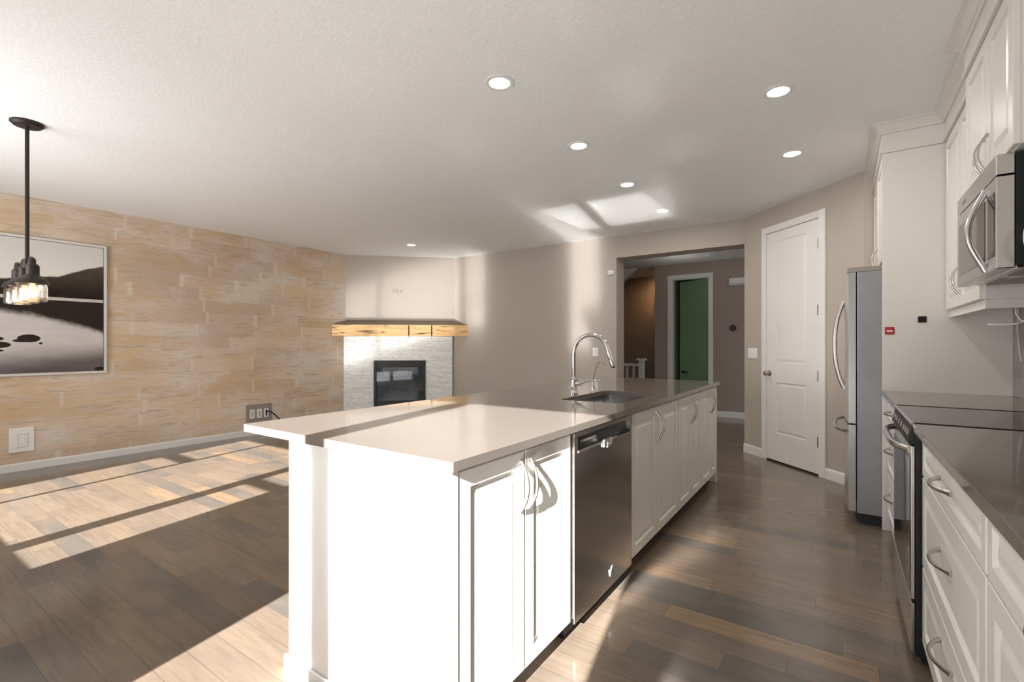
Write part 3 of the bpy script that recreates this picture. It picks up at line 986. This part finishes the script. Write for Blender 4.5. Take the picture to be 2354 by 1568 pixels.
# ------------------------------------------------------------------ recessed lights
cans = [(-1.593, 2.201, 'recessed ceiling light above the near end of the island'),
        (-.297, 3.201, 'recessed ceiling light nearest the upper cabinets'),
        (-1.609, 3.231, 'recessed ceiling light above the middle of the island, second in the row'),
        (-.304, 4.301, 'recessed ceiling light in front of the refrigerator and pantry door'),
        (-1.624, 4.264, 'recessed ceiling light above the far end of the island, just before the sunlit patch'),
        (-1.622, 5.328, 'recessed ceiling light inside the bright sun patch on the ceiling'),
        (-5.25, 5.02, 'recessed ceiling light in front of the fireplace corner')]
proto = None
for x, y, lb in cans:
    if proto is None:
        proto = thing('recessed_light', lb, 'ceiling light', (x, y, CEIL), 0, 'recessed ceiling lights')
        MB().lathe([(.061, -.0005), (.082, -.0005), (.081, -.004), (.063, -.006), (.059, -.004)], 0, 0, 0, 40, closed=True).build('trim_ring', 'white_plastic', proto, True, world=False)
        MB().lathe([(0, -.0008), (.060, -.0008), (.060, -.003), (0, -.004)], 0, 0, 0, 40).build('lens', 'lamp', proto, True, world=False)
    else:
        dup(proto, (x, y, CEIL), lb)
    d_ = bpy.data.lights.new('recessed_light_beam', 'AREA')
    d_.shape = 'DISK'
    d_.size = .13
    d_.energy = 6.3
    d_.color = (1, .95, .88)
    l_ = bpy.data.objects.new('recessed_light_beam', d_)
    COL.objects.link(l_)
    l_.location = (x, y, CEIL - .012)

# warm lamp lighting the stairwell, hall ceiling glow and an unseen fill lamp
sl = bpy.data.lights.new('stairwell_lamp', 'SPOT')
sl.energy, sl.color, sl.spot_size, sl.spot_blend, sl.shadow_soft_size = 9, (1, .60, .30), math.radians(150), 1.0, .05
so_ = bpy.data.objects.new('stairwell_lamp', sl)
COL.objects.link(so_)
so_.location = (-3.2, 9.80, 2.52)
so_.rotation_euler = Vector((0, .8, -.8)).to_track_quat('-Z', 'Y').to_euler()
for nm, loc, e, colr_ in (('hall_ceiling_glow', (-2.2, 8.2, 2.35), 2, (1, .95, .88)), ('hall_fill', (.9, 7.9, 2.2), 8, (1, .93, .86))):
    p_ = bpy.data.lights.new(nm, 'POINT')
    p_.energy = e
    p_.color = colr_
    p_.shadow_soft_size = .15
    q_ = bpy.data.objects.new(nm, p_)
    COL.objects.link(q_)
    q_.location = loc

# ------------------------------------------------------------------ cabinet parts
def pull(parent, p, axis, out, L=.17, bow=.033, r=.0045, mat='nickel'):
    """arched bar pull: p centre on the door face, axis along the bar, out away from the door"""
    p, axis, out = Vector(p), Vector(axis), Vector(out)
    pts = []
    for i in range(13):
        a = -1 + 2 * i / 12
        pts.append(p + axis * (a * L / 2) + out * (.0005 + bow * (1 - abs(a) ** 2.2)))
    side = axis.cross(out)
    MB().tube(pts, [r * (1.35 if i in (0, 12) else 1.0) for i in range(13)], 10, 1.25).build('handle', mat, parent, True)


XD = -.928                                      # face of the island doors
XB = XD - .020                                  # face of the carcass behind them
ZT = T1 - .031
isl = [('A', 1.075, 1.796, (1.0755, 1.436, 1.441, 1.790), 'white base cabinet at the sunlit near end of the island'),
       ('C', 2.490, 3.410, (2.494, 2.938, 2.943, 3.405), 'white base cabinet just past the dishwasher, below the sink'),
       ('D', 3.415, 4.085, (3.420, 3.760, 3.765, 4.080), 'white island base cabinet next to last from the near end'),
       ('E', 4.090, 4.662, (4.095, 4.420, 4.425, 4.657), 'white base cabinet at the far end of the island')]
for k_, y0, y1, (a, b, c_, d_), lb in isl:
    cb = thing('island_cabinet', lb, 'cabinet', (XB - .28, (y0 + y1) / 2, 0), 0, 'island base cabinets')
    bd = MB()
    if k_ == 'C':
        # open-topped box so the sink bowl can drop in
        bd.box(XB - .55, XB, y0, y0 + .018, .085, ZT - .001).box(XB - .55, XB, y1 - .018, y1, .085, ZT - .001)
        bd.box(XB - .55, XB - .53, y0 + .018, y1 - .018, .085, ZT - .001).box(XB - .02, XB, y0 + .018, y1 - .018, .085, ZT - .001)
        bd.box(XB - .53, XB - .02, y0 + .018, y1 - .018, .085, .105)
    else:
        bd.box(XB - .55, XB, y0, y1, .085, ZT - .001)
    bd.build('body', 'cab', cb)
    MB().box(XB - .09, XB - .06, y0, y1, .0, .084).build('toe_kick', 'cab' if k_ == 'A' else 'black', cb)
    for j, (p, q) in enumerate(((a, b), (c_, d_))):
        dr = MB().panel((XB + .0005, p, .09), (0, 1, 0), (0, 0, 1), (1, 0, 0), q - p, ZT - .012 - .09, .0195).build('door', 'cab', cb)
        hy = q - .028 if j == 0 else p + .028
        pull(dr, (XD, hy, .752), (0, 0, 1), (1, 0, 0), .18)

# end panel, knee panels and base trim of the island
YE = 1.046
ep = thing('island_end_panel', 'white panelled end of the island facing the windows, brightly sunlit', 'panel', (-1.35, YE, 0), 0)
MB().box(-1.745, XB - .001, YE, 1.060, 0.0, ZT - .001).build('panel', 'cab', ep)
MB().box(-1.77, -1.745, YE, 1.060, 0.0, ZT - .001, .003).build('corner_post', 'cab', ep)
MB().box(XB - .0005, XD + .002, YE, 1.0735, 0.0, ZT - .001, .002).build('corner_post', 'cab', ep)
MB().box(-1.785, XB - .001, YE - .013, YE - .0005, 0, .05, .004).build('base_trim', 'trim', ep)
bp = thing('island_back_panel', 'white back panel of the island under the counter overhang, facing the living room', 'panel', (-1.76, 2.9, 0), 0)
MB().box(-1.77, -1.755, 1.0605, 4.70, 0, ZT - .001).build('panel', 'cab', bp)
MB().box(-1.785, -1.7705, 1.0605, 4.70, 0, .05, .004).build('base_trim', 'trim', bp)
fe = thing('island_far_panel', 'white end panel closing the far end of the island down to the floor', 'panel', (-1.3, 4.67, 0), 0)
MB().box(-1.754, XD, 4.664, 4.682, 0, ZT - .001, .002).build('panel', 'cab', fe)
plate('island_outlet', 'white outlet on the sunlit end of the island under the counter', 'outlet', (-1.672, YE, .785), 0, .075, .118, 'white_plastic', 'outlet', 1)

# worktop of the island with the sink cut-out
IX0, IX1, IY0, IY1 = -2.07, -.904, 1.022, 4.70
SX0, SX1, SY0, SY1 = -1.415, -1.025, 2.575, 3.285


def rrect(x0, x1, y0, y1, r, n=6):
    pts = []
    for cx, cy_, a0_ in ((x1 - r, y0 + r, -90), (x1 - r, y1 - r, 0), (x0 + r, y1 - r, 90), (x0 + r, y0 + r, 180)):
        for i in range(n + 1):
            a = math.radians(a0_ + 90 * i / n)
            pts.append((cx + r * math.cos(a), cy_ + r * math.sin(a)))
    return pts


def slab_with_hole(name, outer, inner, z0, z1, mat):
    bm = bmesh.new()
    es = []
    for loop in (outer, inner):
        vs = [bm.verts.new((x, y, z1)) for x, y in loop]
        for i in range(len(vs)):
            es.append(bm.edges.new((vs[i], vs[(i + 1) % len(vs)])))
    bmesh.ops.triangle_fill(bm, edges=es, use_beauty=True)
    r = bmesh.ops.extrude_face_region(bm, geom=list(bm.faces))
    for v in [g for g in r['geom'] if isinstance(g, bmesh.types.BMVert)]:
        v.co.z = z0
    b = MB()
    b.bm.free()
    b.bm = bm
    return b.build(name, mat)


o = slab_with_hole('island_countertop', rrect(IX0, IX1, IY0, IY1, .006, 3), rrect(SX0, SX1, SY0, SY1, .045), T1 - .031, T1, 'quartz')
bv = o.modifiers.new('edge', 'BEVEL')
bv.width = .0022
bv.segments = 2
bv.limit_method = 'ANGLE'
tag(rebase(o, (-1.487, 2.86, T1 - .031)), 'long glossy taupe quartz worktop of the kitchen island', 'countertop')

# sink bowl hung under the worktop
sk = thing('kitchen_sink', 'stainless undermount sink set into the island worktop', 'sink', (-1.22, 2.93, T1 - .235), 0)
bm_ = MB()
zb = T1 - .032
prof = [(-.012, zb), (.0, zb), (.0, zb - .15), (.014, zb - .185), (.05, zb - .195)]
loops = []
for off, z in prof:
    r = max(.02, .045 - off if off > 0 else .045)
    loops.append([bm_.bm.verts.new((x, y, z)) for x, y in rrect(SX0 + off - .004, SX1 - off + .004, SY0 + off - .004, SY1 - off + .004, max(.015, .049 - off * .6))])
for i in range(len(loops) - 1):
    n_ = len(loops[i])
    for k in range(n_):
        bm_.bm.faces.new((loops[i][k], loops[i][(k + 1) % n_], loops[i + 1][(k + 1) % n_], loops[i + 1][k]))
bm_.bm.faces.new(loops[-1])
bo = bm_.build('bowl', 'steel_bowl', sk, True)
sol = bo.modifiers.new('sheet', 'SOLIDIFY')
sol.thickness = .0015
sol.offset = 0
MB().lathe([(0, .0), (.055, .0), (.05, .004), (.03, .002), (0, .001)], -1.22, 2.93, zb - .1948, 24).build('drain', 'chrome', sk, True)

# faucet
fx, fy = -1.487, 2.915
fc = thing('kitchen_faucet', 'tall chrome gooseneck pull-down faucet beside the island sink', 'faucet', (fx, fy, T1), 0)
MB().lathe([(0, 0), (.030, 0), (.030, .006), (.024, .010), (.0225, .012), (.0225, .085), (.020, .105), (.0165, .115), (0, .115)], fx, fy, T1, 24).build('body', 'chrome', fc, True)
pts = [(fx, fy, T1 + .11), (fx, fy, T1 + .20), (fx, fy, T1 + .275)]
R_ = .125
for i in range(1, 15):
    a = math.radians(180 - 168 * i / 14)
    pts.append((fx + R_ + R_ * math.cos(a), fy, T1 + .275 + R_ * math.sin(a)))
MB().tube(pts, .0135, 16).build('spout', 'chrome', fc, True)
e = Vector(pts[-1])
dd = (Vector(pts[-1]) - Vector(pts[-2])).normalized()
MB().tube([e, e + dd * .03, e + dd * .10, e + dd * .115], [.0145, .0165, .018, .015], 16).build('spray_head', 'chrome', fc, True)
MB().lathe([(0, 0), (.011, 0), (.011, .006), (0, .006)], *(e + dd * .115 + Vector((0, 0, -.006))), 14).build('nozzle', 'black', fc, True)
lv = MB().tube([(fx + .015, fy, T1 + .072), (fx + .055, fy, T1 + .072)], .015, 14)
lo_ = lv.build('valve_hub', 'chrome', fc, True)
MB().tube([(fx + .05, fy, T1 + .075), (fx + .075, fy, T1 + .083), (fx + .10, fy, T1 + .092), (fx + .13, fy, T1 + .10)], [.008, .006, .005, .004], 10).build('lever', 'chrome', fc, True)
sp = thing('soap_dispenser', 'small chrome soap dispenser next to the faucet', 'soap dispenser', (-1.473, 3.19, T1), 0)
MB().lathe([(0, 0), (.020, 0), (.018, .008), (.013, .012), (.012, .05), (.009, .055), (.009, .065), (0, .065)], -1.473, 3.19, T1, 20).build('body', 'chrome', sp, True)
MB().tube([(-1.473, 3.19, T1 + .06), (-1.473, 3.19, T1 + .075), (-1.45, 3.19, T1 + .08), (-1.415, 3.19, T1 + .072)], .005, 10).build('spout', 'chrome', sp, True)
MB().tube([(-1.468, 3.187, T1 + .078), (-1.46, 3.18, T1 + .11), (-1.44, 3.16, T1 + .15), (-1.41, 3.13, T1 + .19), (-1.385, 3.10, T1 + .212), (-1.36, 3.08, T1 + .218), (-1.33, 3.06, T1 + .20)], .0035, 8).build('gooseneck', 'chrome', sp, True)

# ------------------------------------------------------------------ dishwasher
dw = thing('dishwasher', 'stainless dishwasher built into the island with a dark pocket handle', 'dishwasher', (-1.2, 2.12, 0), 0)
dy0, dy1 = 1.802, 2.480
MB().box(XB - .54, XB, dy0 + .004, dy1 - .004, .10, ZT - .004).build('tub', 'black', dw)
dm = MB()
dm.box(XB + .0005, XD + .010, dy0 + .003, dy1 - .003, .075, .792, .003)
dm.box(XB + .0005, XD + .010, dy0 + .003, dy1 - .003, .858, ZT - .008, .002)
dm.box(XB + .0005, XD + .010, dy0 + .003, dy0 + .035, .792, .858).box(XB + .0005, XD + .010, dy1 - .03, dy1 - .003, .792, .858)
dd_ = dm.build('door', 'steel_dw', dw)
MB().box(XB + .0005, XB + .008, dy0 + .036, dy1 - .031, .793, .857).build('pocket', 'black', dd_)
MB().box(XD + .004, XD + .014, dy0 + .035, dy1 - .22, .789, .800, .003).build('pocket_lip', 'steel', dd_)
hm = MB()
hm.box(XD + .006, XD + .022, 2.09, 2.19, .768, .808, .007).box(XD + .01, XD + .026, 2.12, 2.175, .762, .79, .008)
hm.build('latch', 'steel', dd_, True)
MB().box(XB + .0085, XB + .010, dy0 + .10, dy0 + .26, .822, .832).build('control_label', 'grey_plate', dd_)
MB().box(XB - .08, XB - .02, dy0, dy1, .0, .074).build('toe_kick', 'black', dw)
# small pale swirl emblem low on the door
em = MB()
yy, zz, xx = 2.185, .150, XD + .0102
for pts in ([(-.020, .012), (-.012, .016), (-.004, -.006), (.012, .020), (.026, .024), (.010, .004), (-.002, -.022), (-.010, -.016)],):
    em.hull([(xx, yy + a, zz + b) for a, b in pts], [(xx + .0012, yy + a, zz + b) for a, b in pts])
em.build('emblem', 'white_plastic', dd_)

# ------------------------------------------------------------------ right run: base cabinets, range, worktop
XF = .282                                      # carcass face of the right base cabinets
ZT2 = T2 - .031


def base_unit(name, label, y0, y1, fronts, cat='cabinet', group='base cabinets along the right wall'):
    cb = thing(name, label, cat, ((XF + .865) / 2, (y0 + y1) / 2, 0), 0, group)
    MB().box(XF + .001, .864, y0, y1, .10, ZT2 - .001).build('body', 'cab', cb)
    MB().box(XF + .07, XF + .09, y0, y1, 0, .099).build('toe_kick', 'cab', cb)
    for kind, a, b, z0, z1, hd in fronts:
        dr = MB().panel((XF + .0005, b, z0), (0, -1, 0), (0, 0, 1), (-1, 0, 0), b - a, z1 - z0, .0195,
                        frame=.056 if z1 - z0 > .2 else .036).build(kind, 'cab', cb)
        if hd:
            p_, ax, L_ = hd
            pull(dr, (XF - .019, p_[0], p_[1]), ax, (-1, 0, 0), L_, .036, .0055)
    return cb


base_unit('drawer_cabinet', 'white three-drawer cabinet right of the range', 1.44, 2.432,
          [('drawer', 1.447, 2.415, .748, .905, ((1.93, .826), (0, 1, 0), .20)),
           ('drawer', 1.447, 2.415, .402, .742, ((1.93, .598), (0, 1, 0), .20)),
           ('drawer', 1.447, 2.415, .105, .396, ((1.93, .31), (0, 1, 0), .20))])

base_unit('base_cabinet', 'white cabinet with a drawer over doors at the right edge, nearest the camera', .52, 1.435,
          [('drawer', .53, 1.43, .748, .905, ((.98, .826), (0, 1, 0), .20)),
           ('door', .983, 1.43, .105, .742, ((1.02, .63), (0, 0, 1), .17)),
           ('door', .53, .977, .105, .742, ((.94, .63), (0, 0, 1), .17))])
base_unit('drawer_cabinet', 'narrow white drawer cabinet between the range and the refrigerator panel', 3.148, 4.086,
          [('drawer', 3.156, 4.08, .748, .905, ((3.72, .83), (0, 1, 0), .20)),
           ('drawer', 3.156, 4.08, .402, .742, ((3.72, .60), (0, 1, 0), .20)),
           ('drawer', 3.156, 4.08, .105, .396, ((3.72, .31), (0, 1, 0), .20))])
for nm, y0, y1, lb in (('right_countertop', .50, 2.436, 'taupe quartz worktop in front of the range, over the drawers'),
                       ('right_countertop', 3.144, 4.088, 'short taupe quartz worktop between the range and the refrigerator panel')):
    o = MB().box(.237, .866, y0, y1, ZT2, T2, .0022).build(nm, 'quartz')
    tag(rebase(o, (.55, (y0 + y1) / 2, ZT2)), lb, 'countertop')

rg = thing('kitchen_range', 'stainless slide-in electric range with black glass cooktop and oven door', 'range', (.55, 2.79, 0), 0)
ry0, ry1 = 2.441, 3.139
MB().box(.2455, .86, ry0 + .001, ry1 - .001, .03, T2 - .012).build('body', 'black', rg)
MB().box(.240, .862, ry0 + .0066, ry1 - .0066, T2 - .0115, T2 + .001, .001).build('cooktop', 'blackglass', rg)
for y in (ry0 + .0015, ry1 - .0065):
    MB().box(.240, .862, y, y + .005, T2 - .0115, T2 + .003).build('cooktop_rim', 'blackiron', rg)
MB().tube([(.238, ry0 + .004, T2 - .004), (.238, ry1 - .004, T2 - .004)], .006, 10).build('front_rim', 'steel', rg, True)
cp = MB()
cp.hull([(.236, ry0 + .002, T2 - .012), (.236, ry1 - .002, T2 - .012), (.222, ry1 - .002, T2 - .078), (.222, ry0 + .002, T2 - .078)],
        [(.245, ry0 + .002, T2 - .012), (.245, ry1 - .002, T2 - .012), (.245, ry1 - .002, T2 - .082), (.245, ry0 + .002, T2 - .082)])
cpo = cp.build('control_panel', 'black', rg)
for i, y in enumerate((2.50, 2.57, 2.64, 2.74, 2.84, 2.94, 3.01, 3.08)):
    cg = MB()
    x0 = .2302
    cg.hull([(x0, y, T2 - .035), (x0, y + .045, T2 - .035), (x0 - .0045, y + .045, T2 - .056), (x0 - .0045, y, T2 - .056)],
            [(x0 + .003, y, T2 - .036), (x0 + .003, y + .045, T2 - .036), (x0 - .0015, y + .045, T2 - .057), (x0 - .0015, y, T2 - .057)])
    cg.build('touch_key', 'grey_plate', cpo)
od = MB()
od.box(.232, .2445, ry0 + .004, ry1 - .004, .25, .852, .002)
odo = od.build('oven_door', 'steel', rg)
MB().box(.2300, .2318, ry0 + .016, ry1 - .016, .275, .80, .0006).build('oven_window', 'blackglass', odo)
pts = []
for i in range(15):
    a = -1 + 2 * i / 14
    pts.append((.230 - .046 * (1 - abs(a) ** 5), 2.79 + a * .33, .836))
MB().tube(pts, .0115, 14, 1.3).build('handle', 'steel', odo, True)
MB().box(.232, .2445, ry0 + .004, ry1 - .004, .045, .235, .002).build('storage_drawer', 'steel', rg)
MB().box(.30, .84, ry0 + .02, ry1 - .02, 0, .03).build('feet', 'black', rg)

# tiled backsplash
o = MB().box(XR - .008, XR - .0008, .5, 4.088, T2 + .001, 1.466).build('trim_backsplash', 'tile')
struct(o)

# ------------------------------------------------------------------ refrigerator panel, refrigerator
UZ0, UZ1 = 1.468, 2.545
fpn = thing('gable_panel', 'tall white cabinet panel between the worktop and the refrigerator', 'panel', (.55, 4.10, 0), 0)
MB().box(.238, XR - .001, 4.09, 4.112, 0, UZ1 - .001, .0015).build('panel', 'cab', fpn)
mg = MB().box(.238 + .014, .238 + .065, 4.0835, 4.0895, 1.322, 1.372, .003).build('magnet', 'red')
tag(rebase(mg, (.2775, 4.0895, 1.347)), 'small red square magnet on the tall white panel', 'magnet')
MB().box(.262, .292, 4.082, 4.0834, 1.340, 1.350).build('printed_bar', 'white_plastic', mg)
mg2 = MB().box(.423, .466, 4.0825, 4.0895, 1.398, 1.438, .002).build('square_sensor', 'black')
tag(rebase(mg2, (.4445, 4.0895, 1.418)), 'small black square sensor on the tall white panel', 'sensor')
MB().box(.428, .461, 4.0815, 4.0824, 1.403, 1.433).build('face', 'blackglass', mg2)

rf = thing('refrigerator', 'stainless french-door refrigerator with curved handles and grey side', 'refrigerator', (.45, 4.58, 0), 0)
gy0, gy1, gz = 4.125, 5.045, 1.797
MB().box(.100, .855, gy0, gy1, .075, gz - .035, .004).build('cabinet', 'fridge_side', rf)
MB().box(.12, .84, gy0 + .02, gy1 - .02, .0, .075).build('base_grille', 'black', rf)
MB().box(.045, .85, gy0 + .003, gy1 - .003, gz - .034, gz, .003).build('top_hinge_cover', 'grey_plate', rf)


def fridge_leaf(name, y0, y1, z0, z1):
    m = MB()
    n = 10
    out = [(.094, y0), (.094, y1)]
    for i in range(n + 1):
        a = i / n
        y = y1 + (y0 - y1) * a
        yc = (y - (gy0 + gy1) / 2) / ((gy1 - gy0) / 2)
        out.append((.052 - .020 * (1 - yc ** 2), y))
    m.prism(out, z0, z1)
    return m.build(name, 'steel', rf, True)


ym = (gy0 + gy1) / 2
dl = fridge_leaf('door', gy0, ym - .003, .70, gz - .036)
dr2 = fridge_leaf('door', ym + .003, gy1, .70, gz - .036)
fz = fridge_leaf('freezer_drawer', gy0, gy1, .085, .690)
for dre, yh in ((dl, ym - .045), (dr2, ym + .045)):
    pts = []
    for i in range(19):
        a = -1 + 2 * i / 18
        pts.append((.030 - .062 * (1 - abs(a) ** 2.4), yh, 1.255 + a * .345))
    MB().tube(pts, .0125, 12, 1.2).build('handle', 'nickel', dre, True)
pts = []
for i in range(15):
    a = -1 + 2 * i / 14
    pts.append((.036 - .065 * (1 - abs(a) ** 4), ym + a * .40, .635))
MB().tube(pts, .0125, 12).build('handle', 'nickel', fz, True)

# ------------------------------------------------------------------ upper cabinets
def upper(name, label, xf, y0, y1, z0, z1, cuts, hz, group='upper cabinets along the right wall'):
    cb = thing(name, label, 'cabinet', ((xf + XR) / 2, (y0 + y1) / 2, z0), 0, group)
    MB().box(xf + .0205, XR - .001, y0, y1, z0, z1 - .001).build('body', 'cab', cb)
    for i in range(len(cuts) - 1):
        a, b = cuts[i] + .002, cuts[i + 1] - .002
        dr = MB().panel((xf + .020, b, z0 + .003), (0, -1, 0), (0, 0, 1), (-1, 0, 0), b - a, z1 - z0 - .012, .0195).build('door', 'cab', cb)
        if hz:
            hy = (b - .028) if i % 2 == 0 else (a + .028)
            pull(dr, (xf + .0005, hy, hz), (0, 0, 1), (-1, 0, 0), .16)
    return cb


upper('upper_cabinet', 'white upper cabinet between the microwave and the refrigerator panel', .555, 3.166, 4.088, UZ0, UZ1, (3.18, 3.63, 4.08), 1.62)
upper('upper_cabinet', 'white upper cabinet above the microwave', .503, 2.378, 3.160, 1.955, UZ1, (2.384, 2.748, 3.155), 2.035)
upper('upper_cabinet', 'white upper cabinet at the right edge, nearest the camera', .555, .5, 2.372, UZ0, UZ1, (.5, 1.12, 1.74, 2.366), 1.62)
upper('fridge_top_cabinet', 'white deep cabinet over the refrigerator', .238, 4.114, 5.06, 1.83, UZ1, (4.118, 4.587, 5.055), 1.90, 'upper cabinets along the right wall')

# riser, trim strip and crown above the uppers
path = [(.238, 5.086), (.238, 4.09), (.555, 4.09), (.555, 3.163), (.503, 3.163), (.503, 2.375), (.555, 2.375), (.555, .5)]
# travel runs towards -Y, so the room side (-X) is on the right: mirror the offset
rs = MB().sweep(path, [(-.0, UZ1), (-.012, UZ1), (-.012, UZ1 + .018), (-.002, UZ1 + .018), (-.002, 2.672), (.018, 2.672), (.018, UZ1)])
struct(rs.build('trim_1', 'cab'))
cr = MB().sweep(path, [(.018, 2.673), (-.010, 2.673), (-.014, 2.682), (-.022, 2.690), (-.034, 2.706), (-.046, 2.722), (-.058, 2.728), (-.058, CEIL - .0005), (.018, CEIL - .0005)])
struct(cr.build('trim_2', 'cab'))
# light rail under the uppers
lr = MB().sweep([(.575, 4.088), (.575, 3.166), (.866, 3.166)], [(.0, 1.425), (.018, 1.425), (.018, UZ0 - .001), (0, UZ0 - .001)])
struct(lr.build('trim_3', 'cab'))
# loose wires of the under-cabinet lights
for pts, lb in (([(.69, 3.22, 1.44), (.685, 3.20, 1.40), (.70, 3.19, 1.365), (.715, 3.185, 1.36)], 'short white wire end hanging under the upper cabinet'),
                ([(.60, 3.25, 1.352), (.64, 3.22, 1.348), (.69, 3.20, 1.350), (.80, 3.25, 1.40), (.84, 3.3, 1.465)], 'loose white cable strung under the upper cabinet'),
                ([(.855, 3.95, 1.465), (.855, 3.96, 1.33), (.85, 3.90, 1.22), (.84, 3.82, 1.16)], 'thin white wire hanging against the tiled backsplash')):
    o = MB().tube(pts, .004, 8).build('loose_wire', 'wire', smooth=True)
    tag(rebase(o, pts[0]), lb, 'wire', 'loose wires under the upper cabinet')

# ------------------------------------------------------------------ microwave
mw = thing('microwave', 'stainless over-the-range microwave with a curved bar handle', 'microwave', (.66, 2.79, 1.53), 0)
my0, my1, mz0, mz1 = 2.443, 3.138, 1.530, 1.948
MX = .472
MB().box(MX + .052, XR - .002, my0 + .004, my1 - .004, mz0 + .012, mz1 - .001).build('body', 'black', mw)
MB().box(MX, MX + .050, my0, my1, 1.872, mz1 - .001, .003).build('vent_panel', 'steel', mw)
md = MB().box(MX, MX + .050, my0, my1, mz0, 1.866, .003).build('door', 'steel', mw)
MB().box(MX - .0015, MX - .0002, my0 + .16, my1 - .045, 1.578, 1.815, .0005).build('window', 'blackglass', md)
MB().box(MX - .0015, MX - .0002, my0 + .022, my0 + .115, 1.578, 1.815, .0005).build('control_panel', 'blackglass', md)
pts = []
for i in range(17):
    a = -1 + 2 * i / 16
    pts.append((MX - .001 - .052 * math.cos(a * math.pi / 2) ** 1.2, my0 + .145, 1.695 + a * .16))
MB().tube(pts, .0095, 12, 1.1).build('handle', 'steel', md, True)
em = MB()
for k in range(5):
    yy, zz = 2.95 + k * .016, 1.908
    em.box(MX - .0012, MX - .0001, yy, yy + .009, zz - .008, zz + .008)
em.build('emblem', 'grey_plate', mw)
ub = MB()
ub.hull([(MX + .06, my0 + .02, mz0 + .001), (XR - .05, my0 + .02, mz0 + .001), (XR - .05, my1 - .02, mz0 + .001), (MX + .06, my1 - .02, mz0 + .001)],
        [(MX + .055, my0 + .005, mz0 + .0115), (XR - .02, my0 + .005, mz0 + .0115), (XR - .02, my1 - .005, mz0 + .0115), (MX + .055, my1 - .005, mz0 + .0115)])
ub.build('underside', 'steel', mw)
for y in (2.50, 2.85):
    MB().box(.56, .80, y, y + .22, mz0 - .003, mz0 + .001, .001).build('grease_filter', 'mesh', mw)

# ------------------------------------------------------------------ snowy yard outside the windows
struct(MB().box(-14, 10, -14, YW - .2, -.6, -.5).build('ground', 'snow'))
